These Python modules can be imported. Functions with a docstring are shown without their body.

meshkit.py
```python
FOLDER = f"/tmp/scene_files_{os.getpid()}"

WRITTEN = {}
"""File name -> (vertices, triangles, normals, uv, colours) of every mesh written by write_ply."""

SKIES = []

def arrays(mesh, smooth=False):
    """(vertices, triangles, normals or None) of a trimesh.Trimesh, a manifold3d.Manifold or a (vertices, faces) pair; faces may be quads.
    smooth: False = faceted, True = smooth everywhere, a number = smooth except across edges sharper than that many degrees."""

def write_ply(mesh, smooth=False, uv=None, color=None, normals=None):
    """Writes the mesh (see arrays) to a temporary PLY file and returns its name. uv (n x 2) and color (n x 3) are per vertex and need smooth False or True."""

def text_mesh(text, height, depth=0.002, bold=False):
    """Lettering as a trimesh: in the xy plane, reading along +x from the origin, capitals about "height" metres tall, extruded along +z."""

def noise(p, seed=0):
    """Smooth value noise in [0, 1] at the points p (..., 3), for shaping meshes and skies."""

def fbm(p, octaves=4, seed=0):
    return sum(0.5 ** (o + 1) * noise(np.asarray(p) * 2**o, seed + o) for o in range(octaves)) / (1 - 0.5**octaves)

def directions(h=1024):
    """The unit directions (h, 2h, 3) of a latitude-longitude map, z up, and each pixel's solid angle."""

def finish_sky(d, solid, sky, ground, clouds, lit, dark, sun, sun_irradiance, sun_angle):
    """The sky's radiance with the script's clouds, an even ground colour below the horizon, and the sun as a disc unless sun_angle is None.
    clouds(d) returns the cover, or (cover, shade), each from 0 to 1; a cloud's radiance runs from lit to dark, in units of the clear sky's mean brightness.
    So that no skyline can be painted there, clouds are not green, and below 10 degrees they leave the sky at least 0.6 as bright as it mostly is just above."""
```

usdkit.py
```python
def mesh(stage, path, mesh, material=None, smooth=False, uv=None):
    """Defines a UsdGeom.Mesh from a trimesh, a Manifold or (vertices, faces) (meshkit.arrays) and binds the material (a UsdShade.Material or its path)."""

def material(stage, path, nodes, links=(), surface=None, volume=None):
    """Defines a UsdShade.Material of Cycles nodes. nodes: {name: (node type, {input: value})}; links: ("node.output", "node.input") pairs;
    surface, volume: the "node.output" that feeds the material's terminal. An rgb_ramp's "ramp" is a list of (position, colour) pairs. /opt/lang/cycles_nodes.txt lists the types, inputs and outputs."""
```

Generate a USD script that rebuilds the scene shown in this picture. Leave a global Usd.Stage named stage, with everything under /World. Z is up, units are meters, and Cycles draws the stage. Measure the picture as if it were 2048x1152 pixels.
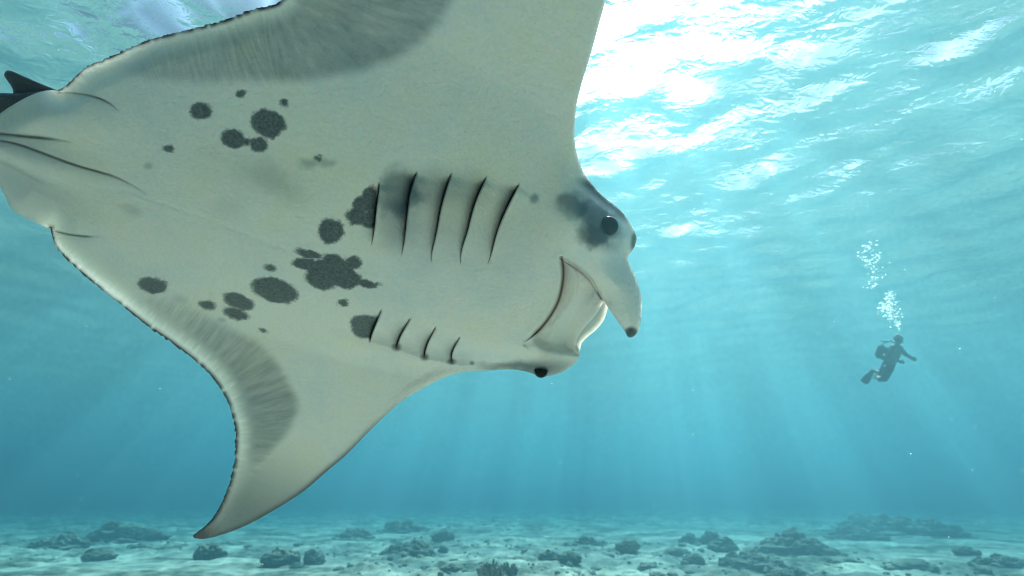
import math
import numpy as np
import trimesh
import manifold3d as m3
import usdkit
from meshkit import noise, fbm
from pxr import Usd, UsdGeom, UsdLux, UsdShade, Sdf, Gf, Vt
from scipy.spatial import Delaunay, cKDTree
import shapely
from shapely.geometry import Polygon, LineString

# ------------------------------------------------------------------ stage, camera, sky, sun, exposure
stage = Usd.Stage.CreateInMemory()
UsdGeom.SetStageUpAxis(stage, "Z")
UsdGeom.SetStageMetersPerUnit(stage, 1.0)
UsdGeom.Xform.Define(stage, "/World")
UsdGeom.Scope.Define(stage, "/World/Looks")

EYE = np.array([0.0, 0.0, 1.65])          # the camera floats 1.65 m over the sand
PITCH = math.radians(22.0)
SURFACE_Z = EYE[2] + 4.0                  # mean level of the sea surface
EXPOSURE = 1.95
SUN_ELEV, SUN_AZ = math.radians(55.0), math.radians(15.0)

cam = UsdGeom.Camera.Define(stage, "/World/camera")
cam.CreateHorizontalApertureAttr(36.0)
cam.CreateFocalLengthAttr(18.0)           # a wide lens, 90 degrees across
cam.CreateFStopAttr(2.9)
cam.CreateFocusDistanceAttr(1.5)
cam.CreateExposureAttr(EXPOSURE)
cam.CreateClippingRangeAttr(Gf.Vec2f(0.05, 5000))
cam.AddTranslateOp().Set(Gf.Vec3d(*EYE))
cam.AddRotateXOp().Set(90 + math.degrees(PITCH))

SUN = np.array([math.cos(SUN_ELEV) * math.sin(SUN_AZ), math.cos(SUN_ELEV) * math.cos(SUN_AZ), math.sin(SUN_ELEV)])
usdkit.material(stage, "/World/Looks/sky_look", {
    "sky": ("sky_texture", {"sky_type": "single_scattering", "sun_disc": False, "sun_elevation": SUN_ELEV,
                            "sun_rotation": math.atan2(SUN[0], SUN[1]), "aerosol_density": 2.5}),
    "bg": ("background_shader", {"strength": 0.10})}, [("sky.color", "bg.color")], surface="bg.background")
dome = UsdLux.DomeLight.Define(stage, "/World/sky")
UsdShade.MaterialBindingAPI.Apply(dome.GetPrim()).Bind(UsdShade.Material.Get(stage, "/World/Looks/sky_look"))
sun = UsdLux.DistantLight.Define(stage, "/World/sun")
sun.CreateIntensityAttr(1.25)
sun.CreateAngleAttr(0.5)
sun.CreateColorAttr(Gf.Vec3f(1.0, 0.87, 0.72))
sun.GetPrim().CreateAttribute("inputs:normalize", Sdf.ValueTypeNames.Bool).Set(True)
sun.AddRotateZOp().Set(-math.degrees(SUN_AZ))
sun.AddRotateXOp().Set(math.degrees(SUN_ELEV) - 90.0)


def look(name, nodes, links=(), surface=None, volume=None):
    return usdkit.material(stage, "/World/Looks/" + name, nodes, links, surface, volume)


USED = {}


def numbered(parent, name):
    k = USED.get((parent, name), 0)
    USED[(parent, name)] = k + 1
    return name if k == 0 else f"{name}_{k:03d}"


def tag(prim, label=None, category=None, group=None, kind=None):
    for k, v in (("label", label), ("category", category), ("group", group), ("kind", kind)):
        if v:
            prim.SetCustomDataByKey(k, v)
    return prim


def obj(name, mesh, mat, parent="/World", smooth=True, attrs=None):
    path = f"{parent}/{numbered(parent, name)}"
    m = usdkit.mesh(stage, path, mesh, mat, smooth=smooth)
    for k, v in (attrs or {}).items():
        v = np.asarray(v, np.float32)
        t = Sdf.ValueTypeNames.Float3Array if v.ndim == 2 else Sdf.ValueTypeNames.FloatArray
        UsdGeom.PrimvarsAPI(m).CreatePrimvar(k, t, "vertex").Set(Vt.Vec3fArray.FromNumpy(v) if v.ndim == 2 else Vt.FloatArray.FromNumpy(v))
    return m.GetPrim()


def thing(name, loc=(0, 0, 0), rotz=0.0, scale=None):
    path = f"/World/{numbered('/World', name)}"
    x = UsdGeom.Xform.Define(stage, path)
    x.AddTranslateOp().Set(Gf.Vec3d(*map(float, loc)))
    if rotz:
        x.AddRotateZOp().Set(float(rotz))
    if scale is not None:
        x.AddScaleOp().Set(Gf.Vec3f(*map(float, np.broadcast_to(scale, 3))))
    return x.GetPrim()


CP, SP = math.cos(PITCH), math.sin(PITCH)


def sight(u, v):
    """Directions from the viewpoint used when the place was surveyed (per unit of depth), for points (u, v) of the survey drawing."""
    u, v = np.asarray(u, float), np.asarray(v, float)
    rx, rz = (u - 1024) / 1024, (576 - v) / 1024
    return np.stack([rx, CP - rz * SP, SP + rz * CP], -1)


def on_ground(u, v, z=0.0):
    d = sight(u, v)
    t = (z - EYE[2]) / d[2]
    return EYE + d * t, t


# ------------------------------------------------------------------ the setting: sea surface, haze, seabed
def warped_grid(n, half, fine, cx, cy):
    """Vertices of an n x n grid, fine in the middle and coarse far away, and the spacing at each."""
    u = np.linspace(-1, 1, n)
    b = 1.0
    for _ in range(60):                    # half = fine * n / 2 * sinh(b) / b
        b = math.asinh(half * b / (fine * n / 2))
    x = half * np.sinh(b * u) / math.sinh(b)
    dx = np.gradient(x)
    X, Y = np.meshgrid(x + cx, x + cy, indexing="ij")
    S = np.maximum(*np.meshgrid(dx, dx, indexing="ij"))
    i = np.arange(n * n).reshape(n, n)
    f = np.stack([i[:-1, :-1], i[1:, :-1], i[1:, 1:], i[:-1, 1:]], -1).reshape(-1, 4)
    return X.ravel(), Y.ravel(), S.ravel(), np.vstack([f[:, [0, 1, 2]], f[:, [0, 2, 3]]])


def waves(X, Y, S, seed=3):
    g = np.random.default_rng(seed)
    wx = X + 0.5 * (fbm(np.stack([X * .35, Y * .35, 0 * X], -1), 2, 5) - .5)
    wy = Y + 0.5 * (fbm(np.stack([X * .35, Y * .35, 0 * X + 9], -1), 2, 6) - .5)
    z = 0 * X
    for k in range(46):
        lam = 0.28 * (12 / 0.28) ** (k / 45.0)
        lam *= g.uniform(.9, 1.1)
        a = math.radians(65) + g.normal(0, .75)
        slope = 0.057 * (1.3 if .4 < lam < 1.8 else 0.4 if lam > 1.8 else .8)
        kk = 2 * math.pi / lam
        ph = kk * (wx * math.cos(a) + wy * math.sin(a)) + g.uniform(0, 6.28)
        fade = np.clip((lam / S - 3.0) / 3.0, 0, 1)
        s = np.sin(ph)
        z = z + fade * slope / kk * (s + .35 * (1 - np.abs(np.sin(ph / 2 + 1))) * 2)
    return z


wx, wy, ws, wf = warped_grid(620, 420, 0.055, 1.0, 6.0)
wz = SURFACE_Z + waves(wx, wy, ws)
water_look = look("water_surface_look", {
    "geo": ("geometry", {}),
    "map": ("mapping", {"scale": (1.0, 1.5, 1.0), "rotation": (0, 0, 0.4)}),
    "n": ("noise_texture", {"scale": 5.0, "detail": 3.0, "roughness": 0.5, "distortion": 0.6}),
    "bump": ("bump", {"strength": 0.55, "distance": 0.05, "use_object_space": False}),
    "fres": ("fresnel", {"IOR": 1.33}),
    "wn": ("noise_texture", {"scale": 0.9, "detail": 2.0}),
    "wv": ("vector_math", {"math_type": "multiply_add", "vector2": (0.9, 0.9, 0.9)}),
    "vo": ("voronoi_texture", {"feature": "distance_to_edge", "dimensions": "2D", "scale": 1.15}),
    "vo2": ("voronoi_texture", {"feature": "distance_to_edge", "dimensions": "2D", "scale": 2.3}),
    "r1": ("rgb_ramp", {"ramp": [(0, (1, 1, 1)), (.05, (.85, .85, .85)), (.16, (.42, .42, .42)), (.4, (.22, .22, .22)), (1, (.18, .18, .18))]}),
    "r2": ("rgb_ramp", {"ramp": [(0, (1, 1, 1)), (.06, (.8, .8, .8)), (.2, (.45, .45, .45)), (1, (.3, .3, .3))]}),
    "lens": ("mix_color", {"blend_type": "mix", "fac": .45}),  # caustic web painted into the transmission colour, standing in for wave focusing
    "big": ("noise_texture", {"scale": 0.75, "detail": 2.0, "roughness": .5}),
    "br": ("rgb_ramp", {"ramp": [(0, (.34, .34, .34)), (.38, (.42, .42, .42)), (.58, (1, 1, 1)), (1, (1, 1, 1))]}),  # large dim patches painted into the transmission to draw light shafts
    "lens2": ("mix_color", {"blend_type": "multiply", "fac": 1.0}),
    "tr": ("transparent_bsdf", {}),
    "gl": ("glossy_bsdf", {"color": (0.98, 0.98, 0.98), "roughness": 0.36}),
    "mix": ("mix_closure", {})},
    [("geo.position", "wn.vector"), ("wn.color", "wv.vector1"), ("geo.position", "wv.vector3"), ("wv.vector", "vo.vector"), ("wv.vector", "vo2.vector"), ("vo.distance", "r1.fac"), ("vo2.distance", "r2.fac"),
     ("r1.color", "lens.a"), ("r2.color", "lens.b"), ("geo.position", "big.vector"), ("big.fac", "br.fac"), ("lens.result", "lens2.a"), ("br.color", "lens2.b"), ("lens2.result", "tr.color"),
     ("geo.position", "map.vector"), ("map.vector", "n.vector"), ("n.fac", "bump.height"), ("bump.normal", "fres.normal"), ("bump.normal", "gl.normal"),
     ("fres.fac", "mix.fac"), ("tr.BSDF", "mix.closure1"), ("gl.BSDF", "mix.closure2")], surface="mix.closure")
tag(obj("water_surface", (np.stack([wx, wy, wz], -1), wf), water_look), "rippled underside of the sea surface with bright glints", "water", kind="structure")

haze_look = look("haze_look", {"v": ("principled_volume", {"color": (0.051, 0.136, 0.180), "density": 0.225, "anisotropy": 0.58,
                                                           "absorption_color": (0.385, 0.77, 0.90)})}, volume="v.volume")
box = trimesh.creation.box(bounds=[[-450, -450, -2.0], [450, 450, SURFACE_Z + 0.9]])
tag(obj("haze", box, haze_look, smooth=False), "blue sea water filling the whole scene", "water", kind="stuff")


def ground_z(X, Y, S=0.0):
    p = np.stack([X, Y, 0 * X], -1)
    z = 0.14 * (fbm(p * .22, 3, 11) - .5) + 0.16 * (fbm(p * .9, 3, 12) - .5)
    rub = np.clip((fbm(p * .16 + 3, 3, 14) - .44) / .12, 0, 1)             # rubble patches
    z = z + rub * .34 * (fbm(p * 1.7, 4, 15) - .42)
    z = z + 0.012 * np.sin((X * .6 + Y * 2.4) * 4 + 3 * fbm(p * .8, 2, 16))
    return z


def polar_grid(rs, n):
    a = np.linspace(0, 2 * math.pi, n, endpoint=False)
    # denser in the half that the lens looks into
    a = a + 0.62 * np.sin(a) * -1
    R, A = np.meshgrid(rs, a, indexing="ij")
    X, Y = R * np.sin(A), R * np.cos(A)
    i = np.arange(len(rs) * n).reshape(len(rs), n)
    j = np.roll(i, -1, axis=1)
    f = np.stack([i[:-1], i[1:], j[1:], j[:-1]], -1).reshape(-1, 4)
    v0 = len(rs) * n
    cap = np.stack([np.full(n, v0), i[0], j[0]], -1)
    f = np.vstack([f[:, [0, 1, 2]], f[:, [0, 2, 3]], cap])
    return np.append(X.ravel(), 0), np.append(Y.ravel(), 0), f


gx, gy, gf = polar_grid(np.concatenate([np.linspace(.6, 6, 24, endpoint=False), 6 * (70 / 6) ** np.linspace(0, 1, 300, endpoint=False), 70 * 6 ** np.linspace(0, 1, 24)]), 900)
seabed_look = look("seabed_look", {
    "geo": ("geometry", {}),
    "n1": ("noise_texture", {"scale": 0.5, "detail": 5.0, "roughness": 0.62}),
    "n2": ("noise_texture", {"scale": 3.2, "detail": 6.0, "roughness": 0.65}),
    "n3": ("noise_texture", {"scale": 40.0, "detail": 3.0}),
    "r1": ("rgb_ramp", {"ramp": [(0.0, (0.0, 0, 0)), (0.46, (0, 0, 0)), (0.57, (1, 1, 1)), (1, (1, 1, 1))]}),
    "r2": ("rgb_ramp", {"ramp": [(0.0, (.12, .13, .11)), (0.43, (.22, .22, .18)), (0.55, (.50, .47, .38)), (1, (.66, .62, .53))]}),
    "sand": ("rgb_ramp", {"ramp": [(0.3, (.72, .67, .57)), (0.7, (.88, .83, .74))]}),
    "m": ("mix_color", {"blend_type": "mix"}),
    "m2": ("mix_color", {"blend_type": "multiply", "fac": 0.35}),
    "add": ("math", {"math_type": "multiply_add", "value2": 0.4}),
    "bump": ("bump", {"strength": 0.7, "distance": 0.06}),
    "p": ("principled_bsdf", {"roughness": 0.9, "specular_ior_level": 0.1})},
    [("geo.position", "n1.vector"), ("geo.position", "n2.vector"), ("geo.position", "n3.vector"), ("n1.fac", "r1.fac"), ("n2.fac", "r2.fac"), ("n2.fac", "sand.fac"),
     ("r1.color", "m.fac"), ("sand.color", "m.a"), ("r2.color", "m.b"), ("m.result", "m2.a"), ("n3.color", "m2.b"), ("m2.result", "p.base_color"),
     ("n3.fac", "add.value1"), ("n2.fac", "add.value3"), ("add.value", "bump.height"), ("bump.normal", "p.normal")], surface="p.BSDF")
tag(obj("seabed", (np.stack([gx, gy, ground_z(gx, gy)], -1), gf[:, ::-1]), seabed_look), "pale sandy seabed with darker rubble patches", "seabed", kind="structure")

# ------------------------------------------------------------------ the manta ray
# Surveyed points (u, v) are turned into points of the animal's own tilted plane; every point keeps its real depth and thickness.
PLANE_S, PLANE_B = 1.9, -0.6


def plane_depth(u, v):
    return PLANE_S / (1 - PLANE_B * (576 - np.asarray(v, float)) / 1024)


SIZE = 0.78                               # a ray about three metres across


def place(u, v, depth):
    return EYE + sight(u, v) * SIZE * np.asarray(depth)[..., None]


def curve(points, step=3.0, closed=False):
    """A smooth line through the points, resampled every few units."""
    from scipy.interpolate import CubicSpline
    p = np.asarray(points, float)
    t = np.concatenate([[0], np.cumsum(np.maximum(np.linalg.norm(np.diff(p, axis=0), axis=1), 1e-6) ** .5)])
    cs = CubicSpline(t, p)
    q = cs(np.linspace(0, t[-1], 60 * len(p)))
    L = np.concatenate([[0], np.cumsum(np.linalg.norm(np.diff(q, axis=0), axis=1))])
    n = max(2, int(round(L[-1] / step)) + 1)
    s = np.linspace(0, L[-1], n)
    return np.stack([np.interp(s, L, q[:, 0]), np.interp(s, L, q[:, 1])], 1)


def smooth01(x, a, b):
    t = np.clip((x - a) / (b - a), 0, 1)
    return t * t * (3 - 2 * t)


def to_line(P, line):
    """Distance of the points to a polyline, the side (+1 left of its direction) and how far along it (0..1)."""
    tree = cKDTree(line)
    d, i = tree.query(P)
    t = np.gradient(line, axis=0)
    t /= np.linalg.norm(t, axis=1, keepdims=True) + 1e-9
    r = P - line[i]
    side = np.sign(t[i, 0] * r[:, 1] - t[i, 1] * r[:, 0])
    seg = np.linalg.norm(line[1] - line[0])
    more = np.clip((r * t[i]).sum(1) / seg, -.5, .5)
    return d, side, np.clip((i + more) / (len(line) - 1), 0, 1)


def inside_distance(P, poly_pts):
    """Signed distance to a closed outline, positive inside."""
    poly = Polygon(poly_pts).buffer(0)
    ring = curve(np.vstack([poly_pts, poly_pts[:1]]), 2.0)
    d = cKDTree(ring).query(P)[0]
    return np.where(shapely.contains_xy(Polygon(ring).buffer(0), P[:, 0], P[:, 1]), d, -d)


rng = np.random.default_rng(11)
up_trail = curve([(446, -1538), (530, -1202), (590, -780), (612, -420), (612, -212), (590, -72), (561, 2), (513, 17), (462, 36), (410, 51), (362, 63), (301, 79), (260, 96),
                  (226, 111), (198, 123), (171, 135), (150, 154), (133, 170), (118, 179)])
up_fin = curve([(113, 181), (68, 188), (27, 209), (0, 227), (-40, 258), (-75, 292), (-62, 330), (-22, 344), (2, 377), (15, 403), (22, 417), (44, 432), (91, 455)])
low_trail = curve([(101, 457), (106, 478), (118, 501), (141, 525), (181, 561), (219, 591), (264, 627), (302, 657), (333, 678), (368, 704), (403, 732), (427, 758), (448, 789), (462, 822),
                   (471, 861), (471, 888), (469, 920), (463, 951), (451, 988), (437, 1018), (418, 1045), (398, 1062), (386, 1071)])
low_lead = curve([(387, 1076), (400, 1078), (414, 1077), (457, 1065), (496, 1049), (535, 1028), (575, 1004), (614, 977), (653, 943), (692, 910), (732, 869), (771, 831), (810, 798), (849, 775),
                  (888, 755), (934, 743), (978, 741), (1012, 739), (1035, 740), (1059, 745), (1077, 751), (1093, 752.5), (1108, 749.5), (1129, 742), (1145, 730.5), (1156, 720), (1160, 708), (1158, 697)])
rim = curve([(1152, 690), (1157, 674), (1166, 659), (1186, 637), (1202, 614), (1207, 604)])
inner_far = curve([(1206, 602), (1196.6, 586.6), (1182.6, 562.2), (1161.8, 542.2), (1141.2, 528.2), (1122.5, 518.6)])
lobe_in = curve([(1123, 517), (1142, 526), (1163, 540), (1184, 560), (1198, 585), (1212, 609), (1233, 640), (1250, 663)])
lobe_out = curve([(1253, 669), (1261, 675), (1271, 670), (1278, 659), (1282, 637), (1284, 606), (1278, 574), (1267, 546), (1257, 524), (1256, 512), (1263, 503), (1271, 488), (1273, 475),
                  (1268, 461), (1257, 441), (1236, 416), (1205, 391), (1181, 364), (1167, 345)])
up_lead = curve([(1163, 335), (1155, 312), (1150, 287), (1149, 255), (1152, 218), (1160, 180), (1172, 139), (1186, 93), (1199, 46), (1211, 0), (1228, -110), (1225, -300), (1150, -640),
                 (980, -1020), (730, -1370), (500, -1560)])
# the trailing edges are finely notched
up_plain, low_plain = up_trail.copy(), low_trail.copy()
for edge in (up_trail, low_trail):
    t = np.gradient(edge, axis=0)
    t /= np.linalg.norm(t, axis=1, keepdims=True)
    k = np.arange(len(edge))
    saw = ((k + 2.2 * np.sin(k * .13) + 1.7 * np.sin(k * .41)) % 6.3) / 6.3 - .4 + rng.normal(0, .15, len(edge))
    amp = (2.6 + 1.5 * np.sin(k * .071) + rng.normal(0, .4, len(edge))) * smooth01(k, 0, 12) * smooth01(len(edge) - k, 0, 14)
    edge += np.stack([-t[:, 1], t[:, 0]], 1) * (saw * amp)[:, None]
OUTLINE = np.vstack([up_trail, up_fin, low_trail, low_lead, rim, inner_far, lobe_in, lobe_out, up_lead])

slits_up = [curve(q, 2) for q in ([(758, 368), (757, 385), (753.6, 407), (751, 432), (748, 461), (743, 487)],
                                  [(833, 346), (827, 362), (819, 390), (814.5, 425), (810, 470), (803, 508)],
                                  [(902, 350), (892, 379), (880, 425), (873, 465), (865, 498), (862.5, 520)],
                                  [(971.5, 356), (960, 381), (946, 418), (934, 465), (925, 493), (921, 524)],
                                  [(1037, 370), (1025, 393), (1000, 447), (988, 486), (977, 524)])]
slits_low = [curve(q, 2) for q in ([(740, 680), (744, 665), (750, 650), (761, 623)], [(793, 694), (797, 680), (804, 665), (819, 639)],
                                   [(849, 712), (851, 698), (857, 682), (870, 657)], [(904, 722), (903, 710), (907, 697), (917, 678)])]
mouth = curve([(1123, 518), (1127, 543), (1124, 574), (1115, 606), (1097, 637), (1080, 658), (1054, 681)], 2)
lip = curve([(1143, 532), (1155, 557), (1151, 591), (1135, 622), (1108, 654), (1082, 670), (1058, 681)], 2)
ridge = curve([(660, 640), (700, 662), (740, 683), (766, 691), (793, 700), (820, 708), (850, 718), (878, 723), (906, 729), (945, 732), (1000, 739)], 2)
creases = [(curve([(113, 182), (147, 186), (175, 190), (205, 199), (236, 219)], 2), 2.2, .8), (curve([(-75, 262), (0, 267), (47, 272), (109, 278), (140, 283)], 2), 3.2, 1.0),
           (curve([(-60, 270), (0, 281), (44, 291), (128, 322), (182, 339), (226, 352), (292, 387)], 2), 2.2, .85), (curve([(91, 455), (128, 466), (164, 471.5), (197, 473)], 2), 2.6, .9),
           (curve([(-60, 300), (0, 322), (50, 345), (100, 370)], 2), 6.0, .28)]
midline = curve([(-200, 225), (0, 300), (130, 338), (260, 385), (420, 440), (560, 495), (752, 556), (947, 601), (1060, 630), (1150, 650)], 3)

AXIS0 = place(752, 556, plane_depth(0, 556))
_a, _b = place(1105, 620, plane_depth(0, 620)), place(260, 380, plane_depth(0, 380))
AX = (_a - _b) / np.linalg.norm(_a - _b)
_n = np.array([0, -1, PLANE_B])
NRM = np.array([0, _n[1] * CP - _n[2] * SP, _n[1] * SP + _n[2] * CP])
NRM /= np.linalg.norm(NRM)
LAT = np.cross(NRM, AX)


def body_coords(u, v):
    q = place(u, v, plane_depth(u, v)) - AXIS0
    return q @ AX, q @ LAT - 0.03


def belly_height(P):
    """How far the belly stands out of the middle plane, in metres, at the points P."""
    u, v = P[:, 0], P[:, 1]
    s, t = body_coords(u, v)
    H = np.interp(s, [-1.6, -1.2, -.8, -.4, 0, .4, .62, .8, 1.0], [.03, .05, .075, .115, .16, .165, .15, .10, .06])
    Wu = np.interp(s, [-1.6, -1.2, -.6, 0, .6, 1.0], [.22, .30, .50, .62, .50, .34])
    Wl = np.interp(s, [-1.6, -1.2, -.6, 0, .3, .6, 1.0], [.22, .26, .34, .37, .36, .34, .28])
    wu, wl = np.clip(t / Wu, 0, 1), np.clip(-t / Wl, 0, 1)
    flat = np.interp(s, [-.6, -.1], [2.2, 3.4])
    h = H * np.where(t > 0, (1 - wu ** 2) ** 1.4, np.clip(1 - wl ** flat, 0, 1) ** 1.9)
    return h


def spot_field(P):
    L = [(402, 222, 25, 19, 10), (484, 186, 10.5, 9, 0), (569, 206, 11.5, 9.5, 20), (537, 247, 37, 29, 15), (467, 278, 27, 20.5, 10), (517, 289, 20, 16, 15), (493, 283, 10, 8, 0),
         (336, 296, 12.5, 8, 5), (636, 316, 8, 6.5, 0), (305, 570, 30.5, 17, 9), (415, 610, 17.5, 9.5, 14), (476, 602, 34, 15.5, 18), (472, 628, 28, 12, 14), (549, 581, 49, 25, 13),
         (539, 535, 12.5, 8, 14), (526, 662, 9.5, 5, 8), (663, 462, 27, 27, 0), (687, 606, 13.5, 8.5, 4),
         (618, 507, 30, 9, 12), (610, 528, 29, 13, 5), (652, 545, 42, 28, 10), (640, 560, 34, 18, 20), (706, 524, 19, 14, 10), (690, 556, 34, 22, 10), (680, 535, 30, 18, 0), (735, 568, 26, 8, 4),
         (668, 520, 26, 12, 20), (740, 392, 17, 21, 10), (724, 410, 20, 17, 0), (712, 432, 22, 19, 0), (738, 440, 20, 18, 0), (746, 415, 13, 30, 5), (737, 650, 38, 22, 12), (728, 660, 26, 18, 10)]
    best = np.full(len(P), -1e9)
    P0 = P
    P = P + 9 * np.stack([fbm(np.stack([P0[:, 0] / 17, P0[:, 1] / 17, 0 * P0[:, 0] + q], 1), 3, 31) - .5 for q in (0, 7)], 1)
    for cx, cy, rx, ry, a in L:
        a = math.radians(a)
        x, y = P[:, 0] - cx, P[:, 1] - cy
        x, y = x * math.cos(a) + y * math.sin(a), -x * math.sin(a) + y * math.cos(a)
        rho = np.hypot(x / rx, y / ry)
        best = np.maximum(best, (1 - rho) * math.sqrt(rx * ry))
    P = P0
    d, side, _ = to_line(P, slits_up[0])           # the big blotch stops at the first gill slit
    cut = (P[:, 0] > 690) & (P[:, 1] > 360) & (P[:, 1] < 490) & (P[:, 0] > 700) & (side < 0)
    best = np.where(cut, np.minimum(best, -d), best)
    d, side, _ = to_line(P, slits_low[0])
    return np.where((P[:, 0] > 700) & (P[:, 0] < 790) & (P[:, 1] > 615) & (P[:, 1] < 690) & (side > 0), np.minimum(best, -d), best)


def blob(P, cx, cy, rx, ry, a=0.0, soft=.5):
    a = math.radians(a)
    x, y = P[:, 0] - cx, P[:, 1] - cy
    x, y = x * math.cos(a) + y * math.sin(a), -x * math.sin(a) + y * math.cos(a)
    return 1 - smooth01(np.hypot(x / rx, y / ry), 1 - soft, 1 + soft)


up_band = [(600, -230), (561, 2), (410, 51), (260, 96), (226, 112), (240, 140), (308, 160), (410, 165), (513, 163), (616, 162), (698, 147), (760, 130), (830, 95), (880, 45), (905, 0), (960, -150),
           (960, -420), (860, -760), (700, -900), (600, -700), (612, -400)]
low_band = [(181, 561), (264, 627), (333, 678), (403, 732), (448, 789), (471, 861), (469, 920), (463, 951), (451, 988), (480, 968), (504, 951), (531, 924), (551, 896), (575, 869), (590, 837), (597, 806), (582, 771), (562, 735),
            (521, 688), (486, 668), (441, 643), (400, 622), (340, 596), (280, 590), (230, 580)]


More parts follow.
